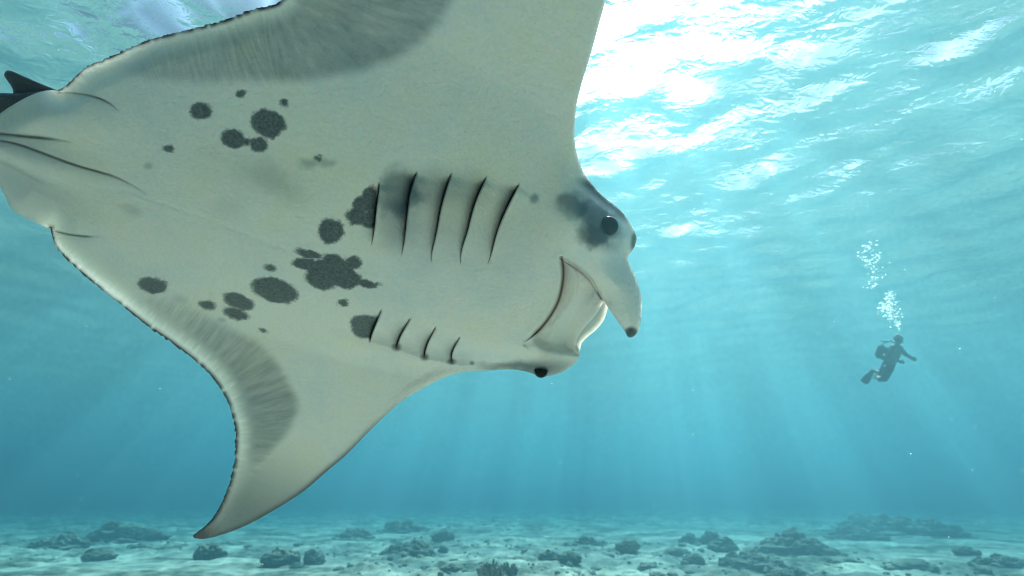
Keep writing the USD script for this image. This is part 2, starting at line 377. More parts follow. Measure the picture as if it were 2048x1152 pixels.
def build_body():
    ring = OUTLINE
    poly = Polygon(ring).buffer(0)
    if poly.geom_type != "Polygon":
        poly = max(poly.geoms, key=lambda g: g.area)
    border = np.array(poly.exterior.coords)[:-1]
    pts = []

    def hexgrid(x0, x1, y0, y1, h):
        ys = np.arange(y0, y1, h * .866)
        X, Y = np.meshgrid(np.arange(x0, x1, h), ys)
        X = X + (np.arange(len(ys)) % 2)[:, None] * h * .5
        return np.stack([X.ravel(), Y.ravel()], 1)
    G = hexgrid(-100, 1300, -1600, -60, 16)
    pts.append(G)
    G = hexgrid(-100, 1300, -60, 1090, 3.6)
    head = (G[:, 0] > 640) & (G[:, 1] > 325) & (G[:, 1] < 780)
    pts.append(G[~head])
    G = hexgrid(640, 1300, 325, 780, 2.6)
    pts.append(G)
    I = np.vstack(pts)
    lines = slits_up + slits_low + [mouth] + [c[0] for c in creases]
    near = np.full(len(I), 1e9)
    for l in lines:
        near = np.minimum(near, cKDTree(l).query(I)[0])
    I = I[near > 5.5]
    extra = []
    for l in lines:
        l = l[::2] if len(l) > 400 else l
        t = np.gradient(l, axis=0)
        t /= np.linalg.norm(t, axis=1, keepdims=True)
        n = np.stack([-t[:, 1], t[:, 0]], 1)
        extra += [l + n * o for o in (-4.4, -2.6, -1.2, 0, 1.2, 2.6, 4.4)]
    I = np.vstack([I] + extra)
    I = I[shapely.contains_xy(poly, I[:, 0], I[:, 1])]
    db = cKDTree(border).query(I)[0]
    I = I[db > 1.6]
    key = np.round(I / 0.9).astype(int)
    I = I[np.unique(key, axis=0, return_index=True)[1]]
    nb = len(border)
    P = np.vstack([border, I])
    F = Delaunay(P).simplices
    c = P[F].mean(1)
    F = F[shapely.contains_xy(poly, c[:, 0], c[:, 1])]
    e1, e2 = P[F[:, 1]] - P[F[:, 0]], P[F[:, 2]] - P[F[:, 0]]
    flip = e1[:, 0] * e2[:, 1] - e1[:, 1] * e2[:, 0] > 0
    F[flip] = F[flip][:, ::-1]                 # faces towards the viewer's side

    u, v = P[:, 0], P[:, 1]
    dense = curve(np.vstack([border, border[:1]]), 1.5)
    d = cKDTree(dense).query(P)[0]
    d[:nb] = 0
    d_out = cKDTree(np.vstack([up_trail, up_fin, low_trail, low_lead, rim, lobe_out, up_lead])).query(P)[0]
    dT_u, _, arc_u = to_line(P, up_plain)
    dT_l, _, arc_l = to_line(P, low_plain)
    dT = np.minimum(dT_u, dT_l)
    arc = np.where(dT_u < dT_l, arc_u * len(up_trail) * 3, 4000 + arc_l * len(low_trail) * 3)
    s, t = body_coords(u, v)

    # the middle surface: plane, wings bent a little, head parts at their own depths
    mid = plane_depth(u, v) + 0.05 * np.clip(np.abs(t) - .4, 0, 2) ** 1.5
    is_lobe = np.zeros(len(P), bool)
    lobe_poly = Polygon(np.vstack([[(1095, 440), (1121, 516)], lobe_in, lobe_out[:14], [(1262, 470), (1200, 440)]])).buffer(0)
    is_lobe = shapely.contains_xy(lobe_poly.buffer(1.2), u, v)
    down = np.clip((v - 500) / 170, 0, 1)
    lobe_shift = np.where(is_lobe, .10 * smooth01(down, 0, 1) + .03 * smooth01(v, 508, 575), 0)
    # the skin
    round_ = np.sqrt(np.clip(1 - (1 - np.clip(d / 15, 0, 1)) ** 2, 0, 1))
    hb = .0025 + .013 * round_ * smooth01(dT, 0, 60) + .008 * smooth01(d, 0, 120)
    h0 = belly_height(P) * smooth01(d_out, -4, 55)
    head_h = .055 * blob(P, 1200, 452, 60, 62, 0, .8) + .035 * blob(P, 1150, 470, 80, 80, 0, .9) + .02 * blob(P, 1225, 580, 40, 90, -18, .8)
    lob_b = np.where(is_lobe, .034 * np.sqrt(np.clip(1 - (1 - np.clip(d / 34, 0, 1)) ** 2, 0, 1)) * smooth01(v, 505, 590), 0)
    low_eye = .05 * blob(P, 1085, 728, 55, 32, 0, .8) * smooth01(d, -3, 14)
    hb = hb + h0 * np.where(is_lobe, 1 - smooth01(v - .25 * (1170 - u), 500, 640), 1) + head_h * smooth01(d_out, -2, 22) + lob_b + low_eye + lobe_shift
    # jaws: the lower jaw stands over a lip, which stands over the palate
    dm, sm, am = to_line(P, mouth)
    dl, sl, al = to_line(P, lip)
    palate = Polygon(np.vstack([mouth, [(1048, 690), (1075, 712), (1160, 712)], rim, inner_far])).buffer(0)
    in_pal = shapely.contains_xy(palate, u, v) & ~is_lobe
    end = smooth01(am, 0.0, .1) * (1 - smooth01(am, .86, 1.0))
    low_end = smooth01(705 - (v - .12 * (u - 1050)), 0, 28)
    drop = low_end * np.where(in_pal, .06 * smooth01(dm, 0, 8) * np.maximum(end, .25) + .035 * smooth01(dm, 20, 90), 0)
    hb = np.where(in_pal, np.maximum(hb - drop, np.minimum(hb, .006)), hb)
    hb = hb - .016 * np.exp(-(dm / 1.6) ** 2) * smooth01(am, -.01, .08) * (1 - smooth01(am, .88, 1.0)) + .006 * np.exp(-((dm - 9) / 7) ** 2) * ~in_pal * (u < 1130) * (u > 1040)
    hb = hb + np.where(in_pal, .008 * np.exp(-((dl - 3) / 6) ** 2) * (sl > 0), 0)
    # gill flaps: the edge on the head side of each slit stands over the one behind
    flap_shade = np.zeros(len(P))  # shade behind each flap edge, painted as dark tone
    line_dark = np.zeros(len(P))
    flap_soft_shade = np.zeros(len(P))  # softer shade on the flaps and along the ridge, painted as grey
    dr, sr, ar = to_line(P, ridge)
    flap_soft_shade = .5 * np.exp(-(dr / 20) ** 2) * (sr < 0) * smooth01(ar, .2, .3) * (1 - smooth01(ar, .78, .9))
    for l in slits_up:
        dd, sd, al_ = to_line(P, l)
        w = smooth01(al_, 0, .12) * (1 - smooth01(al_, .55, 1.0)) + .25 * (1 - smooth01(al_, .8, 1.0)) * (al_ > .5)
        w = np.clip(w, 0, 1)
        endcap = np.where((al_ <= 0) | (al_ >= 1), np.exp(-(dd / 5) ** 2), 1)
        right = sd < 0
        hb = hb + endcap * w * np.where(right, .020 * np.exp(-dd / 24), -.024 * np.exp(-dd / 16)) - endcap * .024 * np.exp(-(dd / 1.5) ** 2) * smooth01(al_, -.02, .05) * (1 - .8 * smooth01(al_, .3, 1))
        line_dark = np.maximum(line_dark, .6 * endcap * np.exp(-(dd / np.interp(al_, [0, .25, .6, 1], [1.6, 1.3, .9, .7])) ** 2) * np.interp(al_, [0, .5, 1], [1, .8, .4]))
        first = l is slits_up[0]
        flap_soft_shade = np.maximum(flap_soft_shade, 0 if first else endcap * np.where(right, 0, np.exp(-(dd / 30) ** 1.4)) * np.interp(al_, [0, .1, .3, .6, 1], [.1, .62, .6, .3, 0]))
        flap_shade = np.maximum(flap_shade, 0 if first else endcap * np.where(right, 0, np.exp(-dd / np.interp(al_, [0, .3, .7, 1], [11, 12, 6, 1.5]))) * np.interp(al_, [0, .1, .25, .5, .85, 1], [.0, .85, 1.0, .75, .25, 0]))
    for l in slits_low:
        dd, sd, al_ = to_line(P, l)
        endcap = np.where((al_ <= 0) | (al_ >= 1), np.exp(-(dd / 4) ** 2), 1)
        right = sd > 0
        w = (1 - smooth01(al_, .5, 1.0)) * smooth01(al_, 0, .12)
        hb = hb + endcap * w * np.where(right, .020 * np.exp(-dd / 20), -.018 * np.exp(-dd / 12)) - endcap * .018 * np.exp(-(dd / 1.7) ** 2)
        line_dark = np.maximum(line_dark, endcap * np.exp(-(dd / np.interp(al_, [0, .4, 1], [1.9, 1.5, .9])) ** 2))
        flap_soft_shade = np.maximum(flap_soft_shade, endcap * np.where(right, 0, np.exp(-(dd / 20) ** 1.4)) * np.interp(al_, [0, .15, .5, 1], [.1, .6, .45, 0]))
        flap_shade = np.maximum(flap_shade, endcap * np.where(right, 0, np.exp(-dd / 8)) * np.interp(al_, [0, .12, .4, 1], [0, .8, .5, 0]))
    dr, sr, ar = to_line(P, ridge)
    under = (sr > 0) & (ar > .08) & (ar < .97)
    hb = hb - np.where(under, .042 * (1 - np.exp(-dr / 4)) * np.exp(-dr / 60), 0) * smooth01(d_out, 2, 26) * smooth01(ar, .1, .3) * (1 - smooth01(ar, .85, .97))
    # creases of the pelvic fins and the tail
    crease_shade = np.zeros(len(P))  # shade in the creases, painted as dark tone
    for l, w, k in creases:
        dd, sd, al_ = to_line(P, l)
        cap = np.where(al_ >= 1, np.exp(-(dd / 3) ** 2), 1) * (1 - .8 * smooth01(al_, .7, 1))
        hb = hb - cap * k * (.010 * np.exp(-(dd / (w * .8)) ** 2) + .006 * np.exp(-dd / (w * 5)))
        crease_shade = np.maximum(crease_shade, .62 * k * cap * np.exp(-(dd / (w * .8)) ** 2) + .25 * k * cap * np.exp(-dd / (w * 4)) * (sd > 0))
    hb = hb + .016 * blob(P, 110, 232, 110, 40, 8, .8) + .018 * blob(P, 90, 415, 110, 36, 26, .8) + .014 * blob(P, 40, 315, 110, 22, 18, .8)
    dmid, _, amid = to_line(P, midline)
    hb = hb + .0015 * (fbm(np.stack([u / 45, v / 45, 0 * u], 1), 3, 7) - .5) * smooth01(d, 0, 30) - .0022 * np.exp(-(dmid / 3.5) ** 2) * ((u > 240) & (u < 640))
    hd = .0025 + .012 * round_ * smooth01(dT, 0, 60) + .02 * smooth01(d, 0, 120) + .8 * h0 + np.where(is_lobe, .02 * round_ - lobe_shift, 0) + .5 * head_h * smooth01(d, -2, 22)
    hb = np.maximum(hb, -.4 * hd)

    front = place(u, v, mid - hb)
    back = place(u, v, mid + hd)
    edge = place(u[:nb], v[:nb], (mid - lobe_shift)[:nb])
    front[:nb] = edge
    n = len(P)
    bidx = np.concatenate([np.arange(nb), np.arange(n, n + n - nb)])
    V = np.vstack([front, back[nb:]])
    FF = np.vstack([F, bidx[F][:, ::-1]])

    global PALATE, FRONT
    FRONT = (P, mid - hb)
    PALATE = (P[in_pal], hb[in_pal])
    # pigment, plus shade painted in at gill flaps, creases, tail and lower wing
    PW = P + 26 * np.stack([fbm(np.stack([u / 20, v / 20, 0 * u + q], 1), 4, 37) - .5 for q in (0, 7)], 1)
    spot = np.clip(spot_field(P) / 12, -1, 1)
    gray = .30 * blob(PW, 547, 362, 60, 26, 28, .9) + .5 * blob(P, 296, 332, 9, 6, 0, .6) + .55 * blob(PW, 616, 327, 20, 11, 10, .7) + .5 * blob(PW, 655, 328, 17, 11, -10, .7) \
        + .45 * blob(P, 443, 640, 9, 5, 10, .6) + .3 * blob(P, 361, 600, 15, 9, 20, .8) + .3 * blob(P, 264, 421, 20, 10, 20, .8) + .16 * blob(P, 455, 415, 30, 18, 0, .9) + .12 * blob(P, 500, 345, 120, 40, 15, .9) \
        + .9 * blob(PW, 796, 385, 44, 46, 4, .45) * (to_line(P, slits_up[0])[1] < 0) + .5 * blob(P, 785, 455, 38, 40, 0, .8) + .42 * blob(P, 870, 372, 42, 36, 0, .7) + .36 * blob(P, 940, 378, 40, 34, 0, .7) \
        + .22 * blob(P, 850, 440, 60, 70, 0, .8) + .2 * blob(P, 930, 440, 120, 70, 0, .9) + .75 * blob(P, 1069, 397, 8, 10, 25, .5) + .85 * blob(PW, 1146, 407, 29, 24, 15, .5) \
        + .95 * blob(PW, 1198, 440, 34, 50, -28, .55) + .7 * blob(PW, 1186, 474, 24, 18, 20, .6) + .13 * blob(P, 1240, 600, 55, 95, -18, 1.0) + .12 * blob(P, 1000, 500, 120, 60, 0, .9) \
        + .35 * blob(PW, 1105, 716, 34, 12, -25, .8) + .25 * blob(P, 830, 700, 120, 14, 12, .8) + .18 * blob(P, 60, 290, 120, 18, 18, .9)
    gray = np.maximum(gray, flap_soft_shade)
    # a dark saddle along the brow, a paler ring round the eye
    brow = np.exp(-(np.abs(d) / 16) ** 2) * smooth01(v, 350, 372) * (1 - smooth01(v, 425, 452)) * (u > 1150)
    gray = np.maximum(gray, 1.3 * brow)
    ringd = np.hypot(u - 1222, v - 452)
    gray = gray * (1 - .6 * np.exp(-((ringd - 30) / 7) ** 2) * (u > 1216))
    lowdark = blob(P, 1082, 740, 60, 18, -4, .8) + .8 * blob(PW, 1020, 733, 55, 11, 2, .8)
    bu, bl = inside_distance(P, np.array(up_band, float)), inside_distance(P, np.array(low_band, float))
    gu = smooth01(bu, -14, 18) * smooth01(dT_u, 8, 46) * np.interp(u, [200, 300, 520, 640], [.15, .42, .62, .72])
    gl = smooth01(bl, -10, 14) * smooth01(dT_l, 2, 36) * np.interp(v, [560, 620, 700, 800, 900, 960], [.05, .30, .58, .78, .72, .35])
    gray = np.clip(gray + .18 * gl, 0, 1.25)
    gray = np.maximum(gray, np.maximum(gu, gl))
    gray = np.maximum(gray, .75 * lowdark)
    gray = np.maximum(gray, .95 * smooth01(v - .35 * (u - 400), 800, 1010))
    gray = np.clip(gray + .22 * smooth01(-s, .1, 1.0) + .10 * smooth01(-t, .35, 1.1) + .22 * blob(P, 95, 398, 85, 26, 26, .9) + .22 * blob(P, 40, 228, 80, 20, -14, .9) + .2 * blob(P, 20, 300, 90, 10, 18, .9), 0, 1.3)  # paints light fading towards tail and lower wing; pelvic mottle and shading too
    lead = cKDTree(low_lead[:190]).query(P)[0]
    dark = np.maximum.reduce([line_dark, .8 * np.clip(flap_shade, 0, 1), crease_shade,
                              1 - smooth01(np.hypot(u - 386, v - 1074), 20, 72), np.exp(-(lead / 7) ** 2) * smooth01(900 - u, 40, 250) * .95,
                              blob(P, 1261, 667, 15, 13, -20, .35), .85 * blob(P, 1270, 482, 8, 22, 8, .5), blob(P, 1082, 741, 17, 9, 0, .5),
                              .8 * blob(P, 793, 694, 9, 8), .8 * blob(P, 849, 714, 8, 7), .85 * blob(P, 903, 723, 9, 6), .7 * blob(P, 944, 726, 5, 4)])
    dark = np.maximum.reduce([dark, .88 * brow, .5 * blob(PW, 1196, 446, 30, 46, -28, .8), .95 * blob(P, 1217, 452, 18.5, 18.5, 0, .25), .2 * blob(PW, 1144, 407, 30, 25, 10, .8), .55 * blob(PW, 1186, 476, 26, 19, 20, .7), .45 * blob(P, 1082, 738, 48, 16, -4, .8), .4 * blob(PW, 1025, 734, 50, 9, 2, .8)])
    thin = np.where(dT < 60, 1, 0) * np.exp(-(dT / 8.0) ** 4) * (u > 60)
    beads = np.clip(.5 + 1.6 * (noise(np.stack([arc * .11, 0 * arc, 0 * arc], 1), 3) - .15), .1, 1)
    dark = np.maximum(dark, thin * beads * (P[:, 1] < 1075))
    white = np.maximum(smooth01(60 - dT_u, 0, 50) * np.interp(u, [120, 200, 280, 420], [1, .8, .3, .12]), (1 - smooth01(dT_l, 6, 48)) * np.interp(v, [455, 600, 800, 930, 1000], [1, 1, .85, .5, .1]))  # pale fringe; stronger at the fin roots, where backlit glow is painted in
    red = np.maximum.reduce([np.exp(-(dm / 4.5) ** 2) * smooth01(am, 0, .05) * (1 - smooth01(am, .85, .995)), .35 * np.exp(-(dm / 16) ** 2) * in_pal * smooth01(am, .0, .05) * (1 - smooth01(am, .3, .9))])
    dark = np.maximum(dark, .75 * np.exp(-(dm / 1.3) ** 2) * (1 - smooth01(am, .85, .995)) * (am > 0))
    streak = np.where(gu > gl, smooth01(bu, -20, 20), smooth01(bl, -14, 14))
    streak = np.maximum(streak, white * .8)
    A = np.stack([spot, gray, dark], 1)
    B = np.stack([white, red, streak], 1)
    along = np.where(dT_u < dT_l, np.interp(u, [100, 230, 340, 560], [1, .8, .18, .06]), np.interp(v, [455, 560, 650, 800, 950], [1, .75, .35, .3, .08]))
    glow = np.maximum(.6 * np.exp(-(dT / 20) ** 2) * along * smooth01(dT, 1, 6), .34 * np.exp(-(d_out / 4.0) ** 2) * smooth01(u, 1100, 1150) + .5 * np.exp(-(d_out / 6.0) ** 2) * smooth01(u, 1140, 1155) * smooth01(v, 596, 612) * (1 - smooth01(v, 695, 712)))
    C = np.stack([arc / 100, dT / 100, glow], 1)
    Z = lambda X, fill: np.vstack([X, np.tile(np.asarray(fill, float), (n - nb, 1))])
    return V, FF, {"markA": Z(A, (-1, 0, .97)), "markB": Z(B, (0, 0, 0)), "markC": np.vstack([C, C[nb:] * [1, 1, 1]])}


skin_look = look("manta_skin_look", {
    "a": ("attribute", {"attribute": "markA"}), "b": ("attribute", {"attribute": "markB"}), "c": ("attribute", {"attribute": "markC"}),
    "sa": ("separate_xyz", {}), "sb": ("separate_xyz", {}), "sc": ("separate_xyz", {}),
    "geo": ("geometry", {}),
    "nb": ("noise_texture", {"scale": 3.6, "detail": 6.0, "roughness": .66}),
    "nf": ("noise_texture", {"scale": 110.0, "detail": 3.0, "roughness": .6}),
    "ns": ("noise_texture", {"scale": 150.0, "detail": 3.0, "roughness": .7}),
    "cm": ("mapping", {"scale": (13.0, 1.2, 0.0)}),
    "nk": ("noise_texture", {"scale": 1.0, "detail": 3.0, "roughness": .6}),
    "base": ("rgb_ramp", {"ramp": [(0.28, (.74, .72, .73)), (0.5, (.92, .80, .74)), (0.72, (.93, .79, .64))]}),
    "fine": ("mix_color", {"blend_type": "multiply", "fac": .26}),
    # ragged spots
    "sj": ("math", {"math_type": "multiply_add", "value2": 1.3, "value3": -.65}),
    "ss": ("math", {"math_type": "add"}),
    "sr": ("map_range", {"range_type": "smoothstep", "from_min": -.26, "from_max": .42, "clamp": True}),
    "sc1": ("rgb_ramp", {"ramp": [(.3, (.045, .05, .052)), (.7, (.16, .17, .175))]}),
    "m1": ("mix_color", {}),
    # grey areas with streaks
    "kr": ("map_range", {"from_min": .3, "from_max": .72, "to_min": -1.0, "to_max": 1.0}),
    "k1": ("math", {"math_type": "multiply"}),
    "k2": ("math", {"math_type": "multiply_add", "value2": .17}),
    "kc": ("math", {"math_type": "multiply_add", "value2": .0, "value3": 0.0}),
    "g2": ("math", {"math_type": "multiply_add", "value2": .8, "use_clamp": True}),
    "m2": ("mix_color", {"b": (.11, .14, .155)}),
    "w1": ("math", {"math_type": "multiply_add", "use_clamp": True}),
    "m3": ("mix_color", {"b": (.86, .78, .70)}),
    "m4": ("mix_color", {"b": (.20, .075, .045)}),
    "m5": ("mix_color", {"b": (.012, .014, .017)}),
    "bump": ("bump", {"strength": .5, "distance": .005}),
    "wr": ("noise_texture", {"scale": 22.0, "detail": 4.0, "roughness": .55, "distortion": 1.2}),
    "bump2": ("bump", {"strength": .22, "distance": .016}),
    "p": ("principled_bsdf", {"roughness": .48, "specular_ior_level": .35, "subsurface_method": "random_walk", "subsurface_scale": .02, "subsurface_radius": (1.0, .75, .55)}),
    },
    [("a.vector", "sa.vector"), ("b.vector", "sb.vector"), ("c.vector", "sc.vector"), ("geo.position", "nb.vector"), ("geo.position", "nf.vector"), ("geo.position", "ns.vector"),
     ("c.vector", "cm.vector"), ("cm.vector", "nk.vector"), ("nb.fac", "base.fac"), ("base.color", "fine.a"), ("nf.color", "fine.b"),
     ("ns.fac", "sj.value1"), ("sa.x", "ss.value1"), ("sj.value", "ss.value2"), ("ss.value", "sr.value"), ("sr.result", "m1.fac"), ("ns.fac", "sc1.fac"), ("sc1.color", "m1.b"),
     ("nk.fac", "kr.value"), ("kr.result", "k1.value1"), ("sb.z", "k1.value2"), ("k1.value", "k2.value1"), ("sa.y", "g2.value1"), ("k2.value", "g2.value3"),
     ("g2.value", "m2.fac"), ("fine.result", "m2.a"), ("m2.result", "m3.a"), ("m3.result", "m1.a"), ("m1.result", "m4.a"), ("m4.result", "m5.a"),
     ("k1.value", "w1.value1"), ("sb.x", "w1.value2"), ("sb.x", "w1.value3"), ("w1.value", "m3.fac"), ("sb.y", "m4.fac"), ("sa.z", "m5.fac"),
     ("nf.fac", "bump.height"), ("geo.position", "wr.vector"), ("wr.fac", "bump2.height"), ("bump.normal", "bump2.normal"), ("bump2.normal", "p.normal"), ("m5.result", "p.base_color"), ("sc.z", "p.subsurface_weight")], surface="p.BSDF")

manta = thing("manta_ray")
MP = str(manta.GetPath())
tag(manta, "giant pale-bellied manta ray with dark spots gliding just below the surface", "manta ray")
bv, bf, battr = build_body()
obj("body", (bv, bf), skin_look, MP, True, battr)


def sheet(poly_pts, mid_depth, front_h, back_h, h=4.0, roundness=14.0):
    """A closed, rounded slab over an outline. mid_depth(u, v) gives its middle surface; front_h and back_h its greatest half thicknesses in metres (numbers or functions)."""
    ring = curve(np.vstack([poly_pts, poly_pts[:1]]), h * .8)[:-1]
    poly = Polygon(ring).buffer(0)
    if poly.geom_type != "Polygon":
        poly = max(poly.geoms, key=lambda g: g.area)
    border = np.array(poly.exterior.coords)[:-1]
    x0, y0, x1, y1 = poly.bounds
    X, Y = np.meshgrid(np.arange(x0, x1, h), np.arange(y0, y1, h * .87))
    X = X + (np.arange(X.shape[0]) % 2)[:, None] * h / 2
    I = np.stack([X.ravel(), Y.ravel()], 1)
    I = I[shapely.contains_xy(poly, I[:, 0], I[:, 1])]
    I = I[cKDTree(border).query(I)[0] > h * .45]
    nb = len(border)
    P = np.vstack([border, I])
    F = Delaunay(P).simplices
    c = P[F].mean(1)
    F = F[shapely.contains_xy(poly, c[:, 0], c[:, 1])]
    e1, e2 = P[F[:, 1]] - P[F[:, 0]], P[F[:, 2]] - P[F[:, 0]]
    flip = e1[:, 0] * e2[:, 1] - e1[:, 1] * e2[:, 0] > 0
    F[flip] = F[flip][:, ::-1]
    d = cKDTree(curve(np.vstack([border, border[:1]]), 1.0)).query(P)[0]
    d[:nb] = 0
    r = np.sqrt(np.clip(1 - (1 - np.clip(d / roundness, 0, 1)) ** 2, 0, 1))
    f, b = (x(P[:, 0], P[:, 1]) if callable(x) else x for x in (front_h, back_h))
    m = mid_depth(P[:, 0], P[:, 1])
    V = np.vstack([place(P[:, 0], P[:, 1], m - f * r), place(P[nb:, 0], P[nb:, 1], (m + b * r)[nb:])])
    bidx = np.concatenate([np.arange(nb), np.arange(len(P), 2 * len(P) - nb)])
    P2 = np.vstack([P, P[nb:]])
    is_back = np.r_[np.zeros(len(P), bool), np.ones(len(P) - nb, bool)]
    return V, np.vstack([F, bidx[F][:, ::-1]]), P2, is_back, np.concatenate([d, d[nb:]])


def marks(P, back, d, gray=0.0, dark=0.0, back_dark=.97, white=0.0, glow=.8, red=0.0):
    n = len(P)
    g, k, w, r = (np.broadcast_to(x, n) for x in (gray, dark, white, red))
    return {"markA": np.stack([-np.ones(n), g, np.where(back, np.maximum(k, back_dark), k)], 1), "markB": np.stack([w, r, 0 * w], 1),
            "markC": np.stack([P[:, 0] / 100, P[:, 1] / 100, glow * .3 * np.exp(-(d / 6) ** 2)], 1)}


# the second head fin, on the far side of the mouth
far_fin = [(1138, 705), (1132, 680), (1142, 650), (1165, 618), (1190, 598), (1206, 594), (1216, 606), (1214, 622), (1208, 640), (1196, 656), (1184, 667), (1172, 677), (1163, 688), (1160, 700), (1155, 706)]
V_, F_, P_, b_, d_ = sheet(far_fin, lambda u, v: plane_depth(u, v) + .10 - .0004 * (u - 1160), .024, .03, 3.0, 24)
obj("cephalic_fin", (V_, F_), skin_look, MP, True, marks(P_, b_, d_, gray=.1, white=.2, back_dark=.1, glow=3.0))
# the roof of the mouth, running on behind the near head fin
roof = [(1114, 512), (1126, 513), (1148, 524), (1175, 537), (1203, 562), (1222, 592), (1220, 608), (1206, 602), (1192, 590), (1174, 566), (1152, 548), (1136, 536), (1118, 524)]
V_, F_, P_, b_, d_ = sheet(roof, lambda u, v: plane_depth(u, v) + .016 - PALATE[1][cKDTree(PALATE[0]).query(np.stack([u, v], 1), k=12)[1]].mean(1), .004, .01, 4.0, 8)
obj("mouth_roof", (V_, F_), skin_look, MP, True, marks(P_, b_, d_, gray=.0, back_dark=.3, glow=.0))


def ball(center, r, n=4, scale=(1, 1, 1)):
    m = trimesh.creation.icosphere(n, r)
    m.apply_scale(scale)
    m.apply_translation(center)
    return m


def tube(points, radii, sides=10):
    p = np.asarray(points, float)
    r = np.broadcast_to(np.asarray(radii, float), len(p))
    t = np.gradient(p, axis=0)
    t /= np.linalg.norm(t, axis=1, keepdims=True) + 1e-12
    a = np.cross(t, [0.13, .31, .94])
    a /= np.linalg.norm(a, axis=1, keepdims=True)
    b = np.cross(t, a)
    ang = np.arange(sides) * 2 * np.pi / sides
    v = (p[:, None] + r[:, None, None] * (np.cos(ang)[None, :, None] * a[:, None] + np.sin(ang)[None, :, None] * b[:, None])).reshape(-1, 3)
    i, j = np.meshgrid(np.arange(len(p) - 1), np.arange(sides), indexing="ij")
    q = np.stack([i * sides + j, i * sides + (j + 1) % sides, (i + 1) * sides + (j + 1) % sides, (i + 1) * sides + j], -1).reshape(-1, 4)
    v = np.vstack([v, p[:1], p[-1:]])
    k = np.arange(sides)
    n0, n1, last = len(v) - 2, len(v) - 1, (len(p) - 1) * sides
    f = np.vstack([q[:, [0, 1, 2]], q[:, [0, 2, 3]], np.stack([np.full(sides, n0), (k + 1) % sides, k], 1), np.stack([np.full(sides, n1), last + k, last + (k + 1) % sides], 1)])
    return v, f


slit_look = look("gill_slit_look", {"geo": ("geometry", {}), "n": ("noise_texture", {"scale": 60.0}), "r": ("rgb_ramp", {"ramp": [(.3, (.012, .010, .010)), (.7, (.03, .024, .022))]}),
                                    "p": ("principled_bsdf", {"roughness": .7, "specular_ior_level": .1})}, [("geo.position", "n.vector"), ("n.fac", "r.fac"), ("r.color", "p.base_color")], surface="p.BSDF")
front_tree = cKDTree(FRONT[0])


def skin_depth(uv):
    d, i = front_tree.query(uv, k=3)
    w = 1 / (d + .3)
    return (FRONT[1][i] * w).sum(1) / w.sum(1)


for l_, fat in [(q, 1.0) for q in slits_up] + [(q, .8) for q in slits_low]:
    n_ = len(l_)
    r_ = np.interp(np.linspace(0, 1, n_), [0, .06, .2, .5, 1], [.0008, .0024, .0028, .0014, .0005]) * fat
    V_, F_ = tube(place(l_[:, 0], l_[:, 1], skin_depth(l_)) + sight(l_[:, 0], l_[:, 1]) * (r_ * .3)[:, None], r_, 6)
    obj("gill_slit", (V_, F_), slit_look, MP, True)
r_ = np.interp(np.linspace(0, 1, len(mouth)), [0, .1, .5, 1], [.002, .0016, .0018, .0006])
V_, F_ = tube(place(mouth[:, 0], mouth[:, 1], skin_depth(mouth)) + sight(mouth[:, 0], mouth[:, 1]) * (r_ * .5)[:, None], r_, 6)
obj("mouth_fold", (V_, F_), look("mouth_fold_look", {"geo": ("geometry", {}), "n": ("noise_texture", {"scale": 50.0}), "r": ("rgb_ramp", {"ramp": [(.3, (.05, .018, .012)), (.7, (.12, .045, .03))]}),
                                                       "p": ("principled_bsdf", {"roughness": .6})}, [("geo.position", "n.vector"), ("n.fac", "r.fac"), ("r.color", "p.base_color")], surface="p.BSDF"), MP, True)

eye_look = look("manta_eye_look", {"geo": ("geometry", {}), "n": ("noise_texture", {"scale": 60.0}), "r": ("rgb_ramp", {"ramp": [(.3, (.003, .002, .0015)), (.7, (.010, .006, .004))]}),
                                   "p": ("principled_bsdf", {"roughness": .1, "specular_ior_level": .1})},
                [("geo.position", "n.vector"), ("n.fac", "r.fac"), ("r.color", "p.base_color")], surface="p.BSDF")
bt = trimesh.Trimesh(bv, bf, process=False)


def skin_point(u, v):
    """The nearest point of the skin along the line of survey."""
    d = sight(u, v)
    q = (bv - EYE) @ np.linalg.inv(np.stack([d, np.cross(d, [0, 0, 1.0]), np.cross(d, np.cross(d, [0, 0, 1.0]))], 0))
    off = np.hypot(q[:, 1] * np.linalg.norm(np.cross(d, [0, 0, 1.0])), q[:, 2] * np.linalg.norm(np.cross(d, np.cross(d, [0, 0, 1.0])))) / np.maximum(q[:, 0], .1)
    i = np.argsort(off)[:14]
    return EYE + d * q[i, 0].min()


for (u_, v_, r_, sc_) in ((1217, 452, .0245, (1, 1, 1)), (1082, 742, .021, (1, 1, .62))):
    p_ = skin_point(u_, v_)
    d_ = sight(u_, v_)
    obj("eye", ball(p_ + d_ / np.linalg.norm(d_) * r_ * .3, r_, 4, (1, 1, 1)) if sc_[2] == 1 else ball(p_ + d_ / np.linalg.norm(d_) * r_ * .72, r_, 4), eye_look, MP, True)

# dorsal fin and the root of the tail, dark like the back
dors = [(8, 150), (14, 141), (26, 143), (62, 159), (113, 180), (122, 186), (90, 196), (50, 200), (28, 195), (26, 182), (18, 166)]
V_, F_, P_, b_, d_ = sheet(dors, lambda u, v: plane_depth(u, v) + .10, .012, .012, 3.5, 14)
obj("dorsal_fin", (V_, F_), skin_look, MP, True, marks(P_, b_, d_, dark=.985, back_dark=.985, glow=.15))
root = [(-140, 190), (-60, 186), (0, 186), (40, 186), (100, 182), (118, 190), (110, 215), (60, 250), (0, 262), (-60, 262), (-140, 250)]
V_, F_, P_, b_, d_ = sheet(root, lambda u, v: plane_depth(u, v) + .055, .02, .05, 5, 26)
obj("tail_root", (V_, F_), skin_look, MP, True, marks(P_, b_, d_, dark=.97, back_dark=.98, glow=.1))


